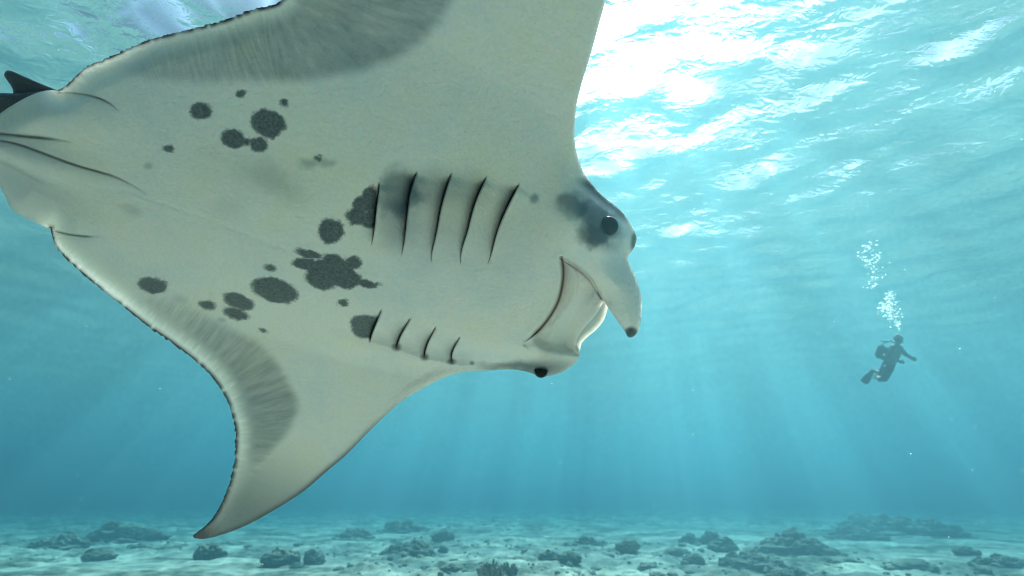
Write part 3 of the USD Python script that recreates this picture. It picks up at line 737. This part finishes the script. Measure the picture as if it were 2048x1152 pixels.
whip = [place(u, v, plane_depth(u, v) + .06) for u, v in ((-60, 240), (-150, 205), (-330, 130), (-560, 60), (-850, 10))]
wp = np.array(whip)
wt = np.linspace(0, 1, 40)
wp = np.stack([np.interp(wt, np.linspace(0, 1, 5), wp[:, k]) for k in range(3)], 1)
V_, F_ = tube(wp, np.linspace(.03, .004, 40))
obj("tail", (V_, F_), skin_look, MP, True, {"markA": np.tile([-1, 0, .97], (len(V_), 1)), "markB": np.zeros((len(V_), 3)), "markC": np.zeros((len(V_), 3))})


# ------------------------------------------------------------------ the diver
DIVE = 8.2                                   # metres away along the line of sight


def at(u, v, dz=0.0):
    return EYE + sight(u, v) * (DIVE + dz)


PX = DIVE / 1024                             # metres per survey unit at the diver


def limb(points, refine=.012, rounds=8):
    """One smooth body: hulls of the spheres at each pair of neighbouring joints, all joined."""
    parts = []
    for chain in points:
        balls = []
        for (u, v, dz, r) in chain:
            balls.append(m3.Manifold.sphere(r * PX, 14).translate([float(x) for x in at(u, v, dz)]))
        for a, b in zip(balls[:-1], balls[1:]):
            parts.append(m3.Manifold.batch_hull([a, b]))
        if len(balls) == 1:
            parts.append(balls[0])
    m = m3.Manifold.batch_boolean(parts, m3.OpType.Add).refine_to_length(refine).to_mesh()
    t = trimesh.Trimesh(np.array(m.vert_properties[:, :3]), np.array(m.tri_verts))
    trimesh.smoothing.filter_taubin(t, iterations=rounds)
    return t


def hand(u, v, dz, ang, k=1.0):
    """A gloved hand: palm, four fingers of unequal length, thumb off the side."""
    c, s_ = math.cos(ang), math.sin(ang)
    out = lambda a, b, z: (u + a * c - b * s_, v + a * s_ + b * c, dz + z)
    ch = [[(*out(0, 0, 0), 2.1 * k), (*out(4, 0, 0), 2.5 * k)], [(*out(1, 1.8, 0), 1.7 * k), (*out(4.5, 1.9, 0), 1.6 * k)]]
    for i, (b, L) in enumerate(((-2.2, 4.4), (-.8, 5.0), (.7, 4.6), (2.1, 3.6))):
        ch.append([(*out(4.5, b, 0), .85 * k), (*out(4.5 + L * .5, b * 1.05, .004), .78 * k), (*out(4.5 + L * .95, b * 1.05 + 1.2, .016), .6 * k)])
    ch.append([(*out(1.5, -2.0, .005), .95 * k), (*out(3.4, -4.0, .012), .85 * k), (*out(5.4, -4.6, .016), .65 * k)])
    return ch


diver = thing("person")
DP = str(diver.GetPath())
tag(diver, "scuba diver in a black wetsuit swimming upright in open water, exhaling bubbles", "person")
suit_look = look("wetsuit_look", {"geo": ("geometry", {}), "n": ("noise_texture", {"scale": 14.0, "detail": 3.0}), "r": ("rgb_ramp", {"ramp": [(.35, (.008, .009, .011)), (.7, (.022, .024, .028))]}),
                                  "p": ("principled_bsdf", {"roughness": .62, "specular_ior_level": .3})}, [("geo.position", "n.vector"), ("n.fac", "r.fac"), ("r.color", "p.base_color")], surface="p.BSDF")
metal_look = look("tank_look", {"geo": ("geometry", {}), "n": ("noise_texture", {"scale": 30.0}), "r": ("rgb_ramp", {"ramp": [(.3, (.45, .46, .47)), (.7, (.66, .67, .67))]}),
                                "p": ("principled_bsdf", {"roughness": .25, "metallic": .8})}, [("geo.position", "n.vector"), ("n.fac", "r.fac"), ("r.color", "p.base_color")], surface="p.BSDF")
rubber_look = look("fin_rubber_look", {"geo": ("geometry", {}), "n": ("noise_texture", {"scale": 25.0}), "r": ("rgb_ramp", {"ramp": [(.3, (.012, .014, .016)), (.7, (.03, .034, .038))]}),
                                       "p": ("principled_bsdf", {"roughness": .4})}, [("geo.position", "n.vector"), ("n.fac", "r.fac"), ("r.color", "p.base_color")], surface="p.BSDF")
face_look = look("skin_look", {"geo": ("geometry", {}), "n": ("noise_texture", {"scale": 40.0}), "r": ("rgb_ramp", {"ramp": [(.3, (.36, .22, .16)), (.7, (.46, .29, .21))]}),
                               "p": ("principled_bsdf", {"roughness": .5})}, [("geo.position", "n.vector"), ("n.fac", "r.fac"), ("r.color", "p.base_color")], surface="p.BSDF")
glass_look = look("mask_glass_look", {"f": ("fresnel", {"IOR": 1.4}), "t": ("transparent_bsdf", {"color": (.75, .8, .82)}), "g": ("glossy_bsdf", {"color": (.9, .9, .9), "roughness": .05}), "m": ("mix_closure", {})},
                  [("f.fac", "m.fac"), ("t.BSDF", "m.closure1"), ("g.BSDF", "m.closure2")], surface="m.closure")
white_look = look("white_gear_look", {"geo": ("geometry", {}), "n": ("noise_texture", {"scale": 40.0}), "r": ("rgb_ramp", {"ramp": [(.3, (.74, .75, .76)), (.7, (.84, .84, .84))]}),
                                        "p": ("principled_bsdf", {"roughness": .3})}, [("geo.position", "n.vector"), ("n.fac", "r.fac"), ("r.color", "p.base_color")], surface="p.BSDF")  # white for the hood piece and the buckle
chains = [
    [(1796, 677, 0, 7.6), (1797.5, 681.5, 0, 6.2)], [(1801.5, 677, -.01, 3.4), (1803.5, 682, -.01, 2.2)], [(1803.4, 680.3, -.01, 1.6), (1805, 681.2, -.01, .9)],   # head, face, nose
    [(1796, 684, 0, 4.8), (1792, 692, 0, 5.2)],                                                           # neck
    [(1792, 697, -.05, 10), (1788, 697, .12, 9)], [(1793, 699, 0, 10.5), (1786, 711, .02, 11.5), (1780, 723, .02, 10.5), (1775, 735, .02, 11)],
    [(1778, 738, -.06, 8), (1773, 738, .1, 8)],
    [(1799, 696, -.10, 5.6), (1804, 702, -.12, 4.8), (1811.5, 709, -.13, 3.9), (1823, 716, -.15, 2.9)],   # near arm
    [(1783, 699, .16, 5.5), (1783, 712, .2, 4.8), (1790, 719, .16, 3.6), (1799, 722.5, .10, 2.6)],        # far arm
    [(1776, 738, -.05, 9), (1772, 750, -.02, 7.5), (1769, 757, .0, 6.2), (1760, 758.5, .12, 5.0), (1756, 755, .24, 3.8)],    # near leg, knee bent back
    [(1771, 738, .12, 9), (1766, 744, .2, 7), (1760, 746.5, .3, 5.2), (1752, 742, .4, 4.4), (1746, 741.5, .44, 3.8)],        # far leg
] + hand(1824, 716.5, -.15, .42) + hand(1800, 723, .10, .25, .9)
obj("body", limb(chains), suit_look, DP, True)
tank = limb([[(1764, 693, .04, 4), (1762, 696, .04, 6.2), (1757.5, 709, .06, 6.4), (1757, 712, .06, 5)]], .02, 4)
obj("air_tank", tank, suit_look, DP, True)
obj("tank_valve", limb([[(1766, 688, .04, 1.4), (1769, 683, .04, 1.6), (1778, 683, .02, 1.4)]], .01, 3), metal_look, DP, True)
obj("vest", limb([[(1770, 700, .04, 7), (1765, 709, .05, 8), (1766, 714, .05, 6)], [(1796, 700, -.14, 4), (1788, 716, -.13, 4.5)], [(1784, 722, -.08, 7), (1776, 724, .1, 7)]], .02, 5), rubber_look, DP, True)


def tube_uv(pts, r):
    p = np.array([at(*q) for q in pts])
    t = np.linspace(0, 1, 24)
    from scipy.interpolate import CubicSpline
    q = CubicSpline(np.linspace(0, 1, len(p)), p)(t)
    return tube(q, np.full(24, r * PX), 8)


obj("hose", tube_uv([(1772, 686, .05), (1782, 682, -.06), (1793, 688, -.1), (1803, 684.5, -.04)], .9), rubber_look, DP, True)
obj("hose", tube_uv([(1778, 683.5, .02), (1772, 684, -.02), (1766, 682, -.04), (1763, 681.5, -.05)], .8), rubber_look, DP, True)
obj("pressure_gauge", limb([[(1763, 681.5, -.05, 1.7), (1766, 682.2, -.05, 1.3)]], .008, 3), rubber_look, DP, True)
obj("buckle", limb([[(1767.5, 710, -.12, 1.7), (1768.6, 709, -.12, 1.5)]], .008, 2), white_look, DP, True)
obj("regulator", limb([[(1803.5, 684, -.01, 2.2), (1806, 685.2, -.01, 1.9)]], .008, 3), metal_look, DP, True)
obj("mask", limb([[(1800.5, 674, -.06, 2.2), (1804, 676.5, -.03, 2.4), (1804, 678, .03, 2.2)], [(1789, 676, -.07, 1.1), (1800.5, 675.5, -.08, 1.1)]], .008, 3), rubber_look, DP, True)
obj("mask_glass", limb([[(1805.4, 676.0, -.045, 1.3), (1805.8, 677.0, .02, 1.4)]], .008, 2), glass_look, DP, True)
obj("white_hood_piece", limb([[(1792.5, 670.2, 0, 1.6), (1796, 669.4, 0, 2.2), (1800, 671.2, 0, 1.5)]], .008, 3), white_look, DP, True)  # white rounded piece on top of the hood


def swim_fin(a, b, w0, w1, dz0, dz1):
    """A blade from the foot a to the tip b with two side rails."""
    A, B = np.array(at(*a, dz0)), np.array(at(*b, dz1))
    ax_ = B - A
    L = np.linalg.norm(ax_)
    ax_ /= L
    side = np.cross(ax_, (A - EYE) / np.linalg.norm(A - EYE))
    side /= np.linalg.norm(side)
    nn = np.cross(ax_, side)
    rows = []
    for t in np.linspace(0, 1, 14):
        w = (w0 + (w1 - w0) * smooth01(t, 0, .8)) * PX * (1 if t < .9 else math.sqrt(max(0, 1 - ((t - .9) / .105) ** 2)))
        bend = .05 * L * t * t
        for q in np.linspace(-1, 1, 9):
            th = .008 + (.012 if abs(q) > .8 else 0) * (1 - t)
            c = A + ax_ * L * t + side * w * q + nn * bend
            rows.append((c + nn * th, c - nn * th))
    R = np.array(rows).reshape(14, 9, 2, 3)
    top, bot = R[:, :, 0].reshape(-1, 3), R[:, :, 1].reshape(-1, 3)
    i, j = np.meshgrid(np.arange(13), np.arange(8), indexing="ij")
    q = np.stack([i * 9 + j, (i + 1) * 9 + j, (i + 1) * 9 + j + 1, i * 9 + j + 1], -1).reshape(-1, 4)
    n = 14 * 9
    per = [k for k in range(9)] + [9 * k + 8 for k in range(1, 14)] + [13 * 9 + k for k in range(7, -1, -1)] + [9 * k for k in range(12, 0, -1)]
    wall = np.array([[per[k], per[(k + 1) % len(per)], per[(k + 1) % len(per)] + n, per[k] + n] for k in range(len(per))])
    return np.vstack([top, bot]), np.vstack([q, q[:, ::-1] + n, wall])


obj("swim_fin", swim_fin((1746, 741), (1727, 766), 3.4, 7.4, .44, .5), rubber_look, DP, 30)
obj("swim_fin", swim_fin((1757, 756), (1752, 754.5), 3.2, 5.5, .24, .95), rubber_look, DP, 30)

# air bubbles: the ones that can be told apart, and the froth over the diver
bubble_look = look("bubble_look", {"geo": ("geometry", {}), "n": ("noise_texture", {"scale": 20.0}), "r": ("rgb_ramp", {"ramp": [(.3, (.86, .88, .9)), (.7, (.95, .95, .95))]}),
                                   "p": ("principled_bsdf", {"roughness": .2, "specular_ior_level": .8, "subsurface_method": "random_walk", "subsurface_weight": 1.0, "subsurface_scale": .2, "subsurface_radius": (1, 1, 1)})}, [("geo.position", "n.vector"), ("n.fac", "r.fac"), ("r.color", "p.base_color")], surface="p.BSDF")
g = np.random.default_rng(5)


def cap_bubble(r, seed):
    m = trimesh.creation.icosphere(2, 1.0)
    v = m.vertices
    v = v * (1 + .25 * (fbm(v * 1.3 + seed, 2, seed) - .5))[:, None]
    v[:, 2] *= .62
    v[:, 2] = np.where(v[:, 2] < 0, v[:, 2] * .55, v[:, 2])
    return trimesh.Trimesh(v * r, m.faces, process=False)


froth = []
for k in range(300):
    f = g.beta(1.2, 1.2)
    cu = np.interp(f, [0, .12, .3, .55, .8, 1], [1798, 1796, 1784, 1773, 1780, 1778]) + g.normal(0, np.interp(f, [0, .12, .3, .6, .85, 1], [1, 3, 9, 11, 7, 5]))
    cv = np.interp(f, [0, 1], [657, 584]) + g.normal(0, 3)
    m = cap_bubble(g.uniform(.5, 1.9) * PX * np.interp(f, [0, .15, 1], [.6, 1, 1]), k % 9)
    m.apply_translation(at(cu, cv, g.normal(0, .07)))
    froth.append(m)
tag(obj("bubble_froth", trimesh.util.concatenate(froth), bubble_look), "dense white froth of breath bubbles just above the diver", "bubbles", kind="stuff")
spots_b = []
for k in range(95):
    f = g.uniform(0, 1)
    if f < .62:
        a_ = g.uniform(0, 6.28)
        cu, cv = 1738 + 23 * math.cos(a_) * g.uniform(.2, 1.05), 512 + 26 * math.sin(a_) * g.uniform(.3, 1.1)
    else:
        cu, cv = g.normal(1748, 9), g.uniform(530, 578)
    spots_b.append((cu, cv, g.normal(0, .1), g.uniform(.8, 1.9) * (1.3 if g.random() < .2 else 1)))
spots_b += [(1781, 654, 0, 1.7), (1779, 525, 0, 1.5), (1771, 549, .1, 1.2), (1747, 545, 0, 1.6), (1746, 573, 0, 2.2), (1754, 481, 0, 1.9), (1757, 513, 0, 1.9), (1738, 529, 0, 2.0), (1721, 515, 0, 1.8)]
first = None
for cu, cv, dz, r in spots_b:
    x = thing("air_bubble", at(cu, cv, dz), g.uniform(0, 360), (r * PX * g.uniform(.9, 1.3), r * PX, r * PX))
    tag(x, "single small silvery air bubble rising above the diver's froth", "bubble", "air bubbles rising above the diver")
    if first is None:
        first = "/World/Looks/bubble_shape"
        UsdGeom.Scope.Define(stage, "/World/Looks")
        c_ = stage.CreateClassPrim("/World/bubble_source")
        usdkit.mesh(stage, "/World/bubble_source/shell", cap_bubble(1.0, 3), bubble_look, smooth=True)
    x.GetReferences().AddInternalReference("/World/bubble_source")
    x.SetInstanceable(True)

# ------------------------------------------------------------------ corals, rocks and reef on the seabed
coral_looks = []
for k, (c0, c1, c2) in enumerate((((.05, .06, .045), (.12, .13, .10), (.26, .24, .18)), ((.10, .08, .05), (.27, .21, .13), (.48, .40, .27)), ((.10, .11, .09), (.22, .22, .18), (.42, .39, .32)))):
    coral_looks.append(look(("dark_coral_look", "brown_coral_look", "reef_rock_look")[k], {
        "geo": ("geometry", {}), "n": ("noise_texture", {"scale": 9.0, "detail": 6.0, "roughness": .7}), "r": ("rgb_ramp", {"ramp": [(.3, c0), (.55, c1), (.75, c2)]}), "sx": ("separate_xyz", {}), "up": ("math", {"math_type": "multiply_add", "value2": 1.0}),
        "us": ("map_range", {"from_min": .95, "from_max": 1.4, "to_max": .55, "clamp": True}), "sed": ("mix_color", {"b": (.55, .50, .41)}), "n3": ("noise_texture", {"scale": 4.0, "detail": 5.0, "roughness": .7}),
        "n2": ("voronoi_texture", {"scale": 26.0}), "b": ("bump", {"strength": .8, "distance": .03}), "p": ("principled_bsdf", {"roughness": .9, "specular_ior_level": .1})},
        [("geo.position", "n.vector"), ("geo.position", "n2.vector"), ("n.fac", "r.fac"), ("geo.normal", "sx.vector"), ("sx.z", "up.value1"), ("geo.position", "n3.vector"), ("n3.fac", "up.value3"), ("up.value", "us.value"), ("us.result", "sed.fac"), ("r.color", "sed.a"), ("sed.result", "p.base_color"), ("n2.distance", "b.height"), ("b.normal", "p.normal")], surface="p.BSDF"))


def lump(r, seed, rough=.35, n=3, freq=2.2):
    m = trimesh.creation.icosphere(n, 1.0)
    v = m.vertices * (1 + rough * 2 * (fbm(m.vertices * freq + seed * 3.7, 4, seed) - .5))[:, None]
    return trimesh.Trimesh(v * r, m.faces, process=False)


def make_bush(w, h, seed):
    g = np.random.default_rng(seed)
    out = []
    for k in range(16):
        a, q = g.uniform(0, 6.28), math.sqrt(g.random())
        rr = g.uniform(.16, .30)
        m = lump(1, seed * 31 + k, .5, 3, 2.6)
        m.apply_scale([rr * w, rr * w, rr * h * g.uniform(1.0, 1.6)])
        m.apply_translation([.32 * w * q * math.cos(a), .32 * w * q * math.sin(a), h * (.30 + .42 * (1 - q) * g.random() + .12 * g.random())])
        out.append(m)
    return trimesh.util.concatenate(out)


def make_branching(w, h, seed):
    g = np.random.default_rng(seed)
    out = []
    for k in range(46):
        a, q = g.uniform(0, 6.28), math.sqrt(g.random())
        base = np.array([.30 * w * q * math.cos(a), .30 * w * q * math.sin(a), 0])
        top = base * 1.45 + [g.normal(0, .05) * w, g.normal(0, .05) * w, h * g.uniform(.6, 1.0) * (1 - .35 * q)]
        p = np.stack([base + (top - base) * t + [0, 0, 0] for t in np.linspace(0, 1, 5)])
        p[1:4] += g.normal(0, .02 * w, (3, 3))
        v, f = tube(p, np.linspace(.07, .03, 5) * w, 7)
        v = v + .02 * w * (fbm(v * 9 / max(w, .2), 2, seed) - .5)[:, None]
        out.append(trimesh.Trimesh(v, f, process=False))
    m = lump(1, seed, .4, 3)
    m.apply_scale([.42 * w, .42 * w, .35 * h])
    return trimesh.util.concatenate(out + [m])


def make_mound(w, h, seed, lumps=34):
    g = np.random.default_rng(seed)
    base = lump(1, seed, .45, 5, 2.6)
    base.apply_scale([.5 * w, .38 * w, .78 * h])
    out = [base]
    for k in range(lumps):
        a, q = g.uniform(0, 6.28), g.uniform(.1, 1.0)
        rr = g.uniform(.05, .14) * w * (.6 + .4 * (1 - q))
        m = lump(1, seed * 17 + k, .5, 3, 2.4)
        m.apply_scale([rr, rr, rr * g.uniform(.6, 1.1)])
        m.apply_translation([.46 * w * q * math.cos(a), .35 * w * q * math.sin(a), .74 * h * math.sqrt(max(0, 1 - q * q)) * g.uniform(.75, 1.0)])
        out.append(m)
    return trimesh.util.concatenate(out)


def make_rock(w, h, seed):
    m = lump(1, seed, .4, 4, 1.8)
    m.apply_scale([.5 * w, .42 * w, .8 * h])
    return m


MAKE = {"coral_bush": make_bush, "branching_coral": make_branching, "reef_mound": make_mound, "rock": make_rock}
CORALS = [
    ("coral_bush", 546, 1135, 74, 52, 0, "round dark coral bush on pale sand below the ray's wing tip", "coral"),
    ("coral_bush", 621, 1131, 44, 38, 0, "smaller dark coral bush just right of the round dark one", "coral"),
    ("rock", 588, 1137, 30, 20, 2, "little dark stone between the two round coral bushes", "rock"),
    ("reef_mound", 812, 1118, 128, 48, 2, "long low reef mound in the middle distance below the ray", "reef"),
    ("branching_coral", 982, 1158, 66, 54, 1, "brown branching coral at the very bottom of the picture", "coral"),
    ("branching_coral", 1016, 1150, 44, 42, 1, "short brown branching coral behind the big brown one", "coral"),
    ("coral_bush", 898, 1150, 44, 32, 0, "small dark coral bush left of the brown branching corals", "coral"),
    ("coral_bush", 408, 1120, 56, 42, 0, "hazy dark coral bush right under the ray's wing tip", "coral"),
    ("reef_mound", 216, 1085, 150, 62, 2, "hazy peaked reef mound at the far left", "reef"),
    ("reef_mound", 92, 1098, 120, 34, 2, "low dark reef mound beside the left edge", "reef"),
    ("rock", 268, 1102, 44, 20, 2, "flat dark rock in front of the hazy peaked mound", "rock"),
    ("rock", 185, 1112, 62, 24, 2, "broad low rock on rippled sand at the left", "rock"),
    ("reef_mound", 702, 1080, 90, 30, 2, "faint distant reef patch right of the ray's wing", "reef"),
    ("coral_bush", 886, 1082, 44, 34, 0, "faint upright coral behind the long low reef mound", "coral"),
    ("coral_bush", 884, 1106, 22, 18, 0, "tiny coral tuft at the right end of the long mound", "coral"),
    ("coral_bush", 1100, 1128, 52, 34, 0, "left dome of a pair of dark coral domes on sand", "coral"),
    ("coral_bush", 1140, 1130, 52, 34, 0, "right dome of a pair of dark coral domes on sand", "coral"),
    ("reef_mound", 1180, 1098, 100, 26, 2, "low hazy coral ridge behind the pair of domes", "reef"),
    ("coral_bush", 1262, 1104, 52, 30, 1, "greenish coral clump at the end of the hazy ridge", "coral"),
    ("coral_bush", 1388, 1094, 46, 38, 0, "tall hazy coral left of the big right-hand reef", "coral"),
    ("coral_bush", 1424, 1088, 40, 36, 0, "far coral head just behind the tall hazy one", "coral"),
    ("coral_bush", 1457, 1106, 58, 34, 0, "rounded dark coral left of the big sloping reef", "coral"),
    ("coral_bush", 1362, 1116, 52, 30, 0, "low dark coral on rubble in front of the tall hazy one", "coral"),
    ("rock", 1300, 1138, 44, 20, 2, "dark stone on bright sand at the bottom right of centre", "rock"),
    ("rock", 1318, 1156, 36, 18, 2, "grey stone cut off by the bottom edge", "rock"),
    ("coral_bush", 1394, 1132, 46, 32, 0, "dark coral knob amid rubble near the bottom edge", "coral"),
    ("reef_mound", 1528, 1150, 160, 62, 2, "dark bulky reef boulder near the bottom edge at right", "reef"),
    ("reef_mound", 1622, 1116, 190, 66, 2, "big sloping reef with pale crest behind the bulky boulder", "reef"),
    ("reef_mound", 1600, 1166, 110, 30, 2, "rounded reef hump cut off by the bottom edge", "reef"),
    ("reef_mound", 1800, 1070, 200, 52, 2, "long hazy reef far off below the diver", "reef"),
    ("reef_mound", 1895, 1074, 140, 46, 2, "hazy reef hump at the right end of the far reef", "reef"),
    ("reef_mound", 1735, 1082, 130, 36, 2, "low reef shoulder before the long hazy reef", "reef"),
    ("coral_bush", 1942, 1112, 44, 26, 0, "small dark coral on rippled sand near the right edge", "coral"),
    ("rock", 1838, 1134, 90, 22, 2, "flat grey rock on sand at the lower right", "rock"),
    ("rock", 1975, 1146, 34, 16, 2, "dark stone in the lower right corner", "rock"),
    ("reef_mound", 2030, 1136, 110, 30, 2, "dark reef edge at the right edge of the picture", "reef"),
    ("rock", 1700, 1128, 70, 20, 2, "low dark rock right of the big sloping reef", "rock"),
    ("reef_mound", 800, 1066, 120, 22, 2, "barely visible reef low on the hazy horizon", "reef"),
]
for k, (name, u_, v_, w_, h_, li, label, cat) in enumerate(CORALS):
    p_, t_ = on_ground(u_, v_, 0.0)
    for _ in range(4):
        zz = float(ground_z(np.array([p_[0]]), np.array([p_[1]]))[0])
        p_, t_ = on_ground(u_, v_, zz)
    w_m, h_m = w_ * t_ / 1024, h_ * t_ / 1024 * (.68 if name == 'reef_mound' else .84)
    m = MAKE[name](w_m, h_m, 40 + k)
    m.apply_translation([0, .3 * w_m if name != "branching_coral" else 0, -.16 * h_m])
    m.apply_translation(p_)
    tag(obj(name, m, coral_looks[li], smooth=True), label, cat)

# loose rubble, small stones and shell bits on the sand
g = np.random.default_rng(21)
stones = []
src = [lump(1, 200 + k, .5, 1, 1.8) for k in range(8)]
for k in range(4200):
    dist = 9 + 30 * g.random() ** 1.6
    az = g.uniform(-.85, .85)
    x, y = dist * math.sin(az), dist * math.cos(az)
    if fbm(np.array([[x * .16 + 3, y * .16 + 3, 3.0]]), 3, 14)[0] < .44 + .12 * g.random():
        continue
    r = g.uniform(.015, .06) * (1 + 1.6 * (g.random() < .12))
    m = src[k % 8]
    a = g.uniform(0, 6.28)
    v = m.vertices * [r, r * g.uniform(.6, 1), r * .6]
    v = np.stack([v[:, 0] * math.cos(a) - v[:, 1] * math.sin(a) + x, v[:, 0] * math.sin(a) + v[:, 1] * math.cos(a) + y, v[:, 2]], 1)
    v[:, 2] += ground_z(np.array([x]), np.array([y]))[0]
    stones.append(trimesh.Trimesh(v, m.faces, process=False))
tag(obj("rubble", trimesh.util.concatenate(stones), coral_looks[2], smooth=True), "scattered coral rubble and small stones on the sand", "rubble", kind="stuff")

# specks drifting in the water
g = np.random.default_rng(33)
specks = []
for k in range(320):
    t_ = .9 + 5.5 * g.random()
    m = trimesh.creation.icosphere(0, g.uniform(.5, 1.3) * .0011 * t_ ** .7)
    m.apply_translation(EYE + sight(g.uniform(-300, 2350), g.uniform(-300, 1400)) * t_)
    specks.append(m)
tag(obj("plankton", trimesh.util.concatenate(specks), bubble_look), "fine pale specks of plankton drifting in the water", "plankton", kind="stuff")
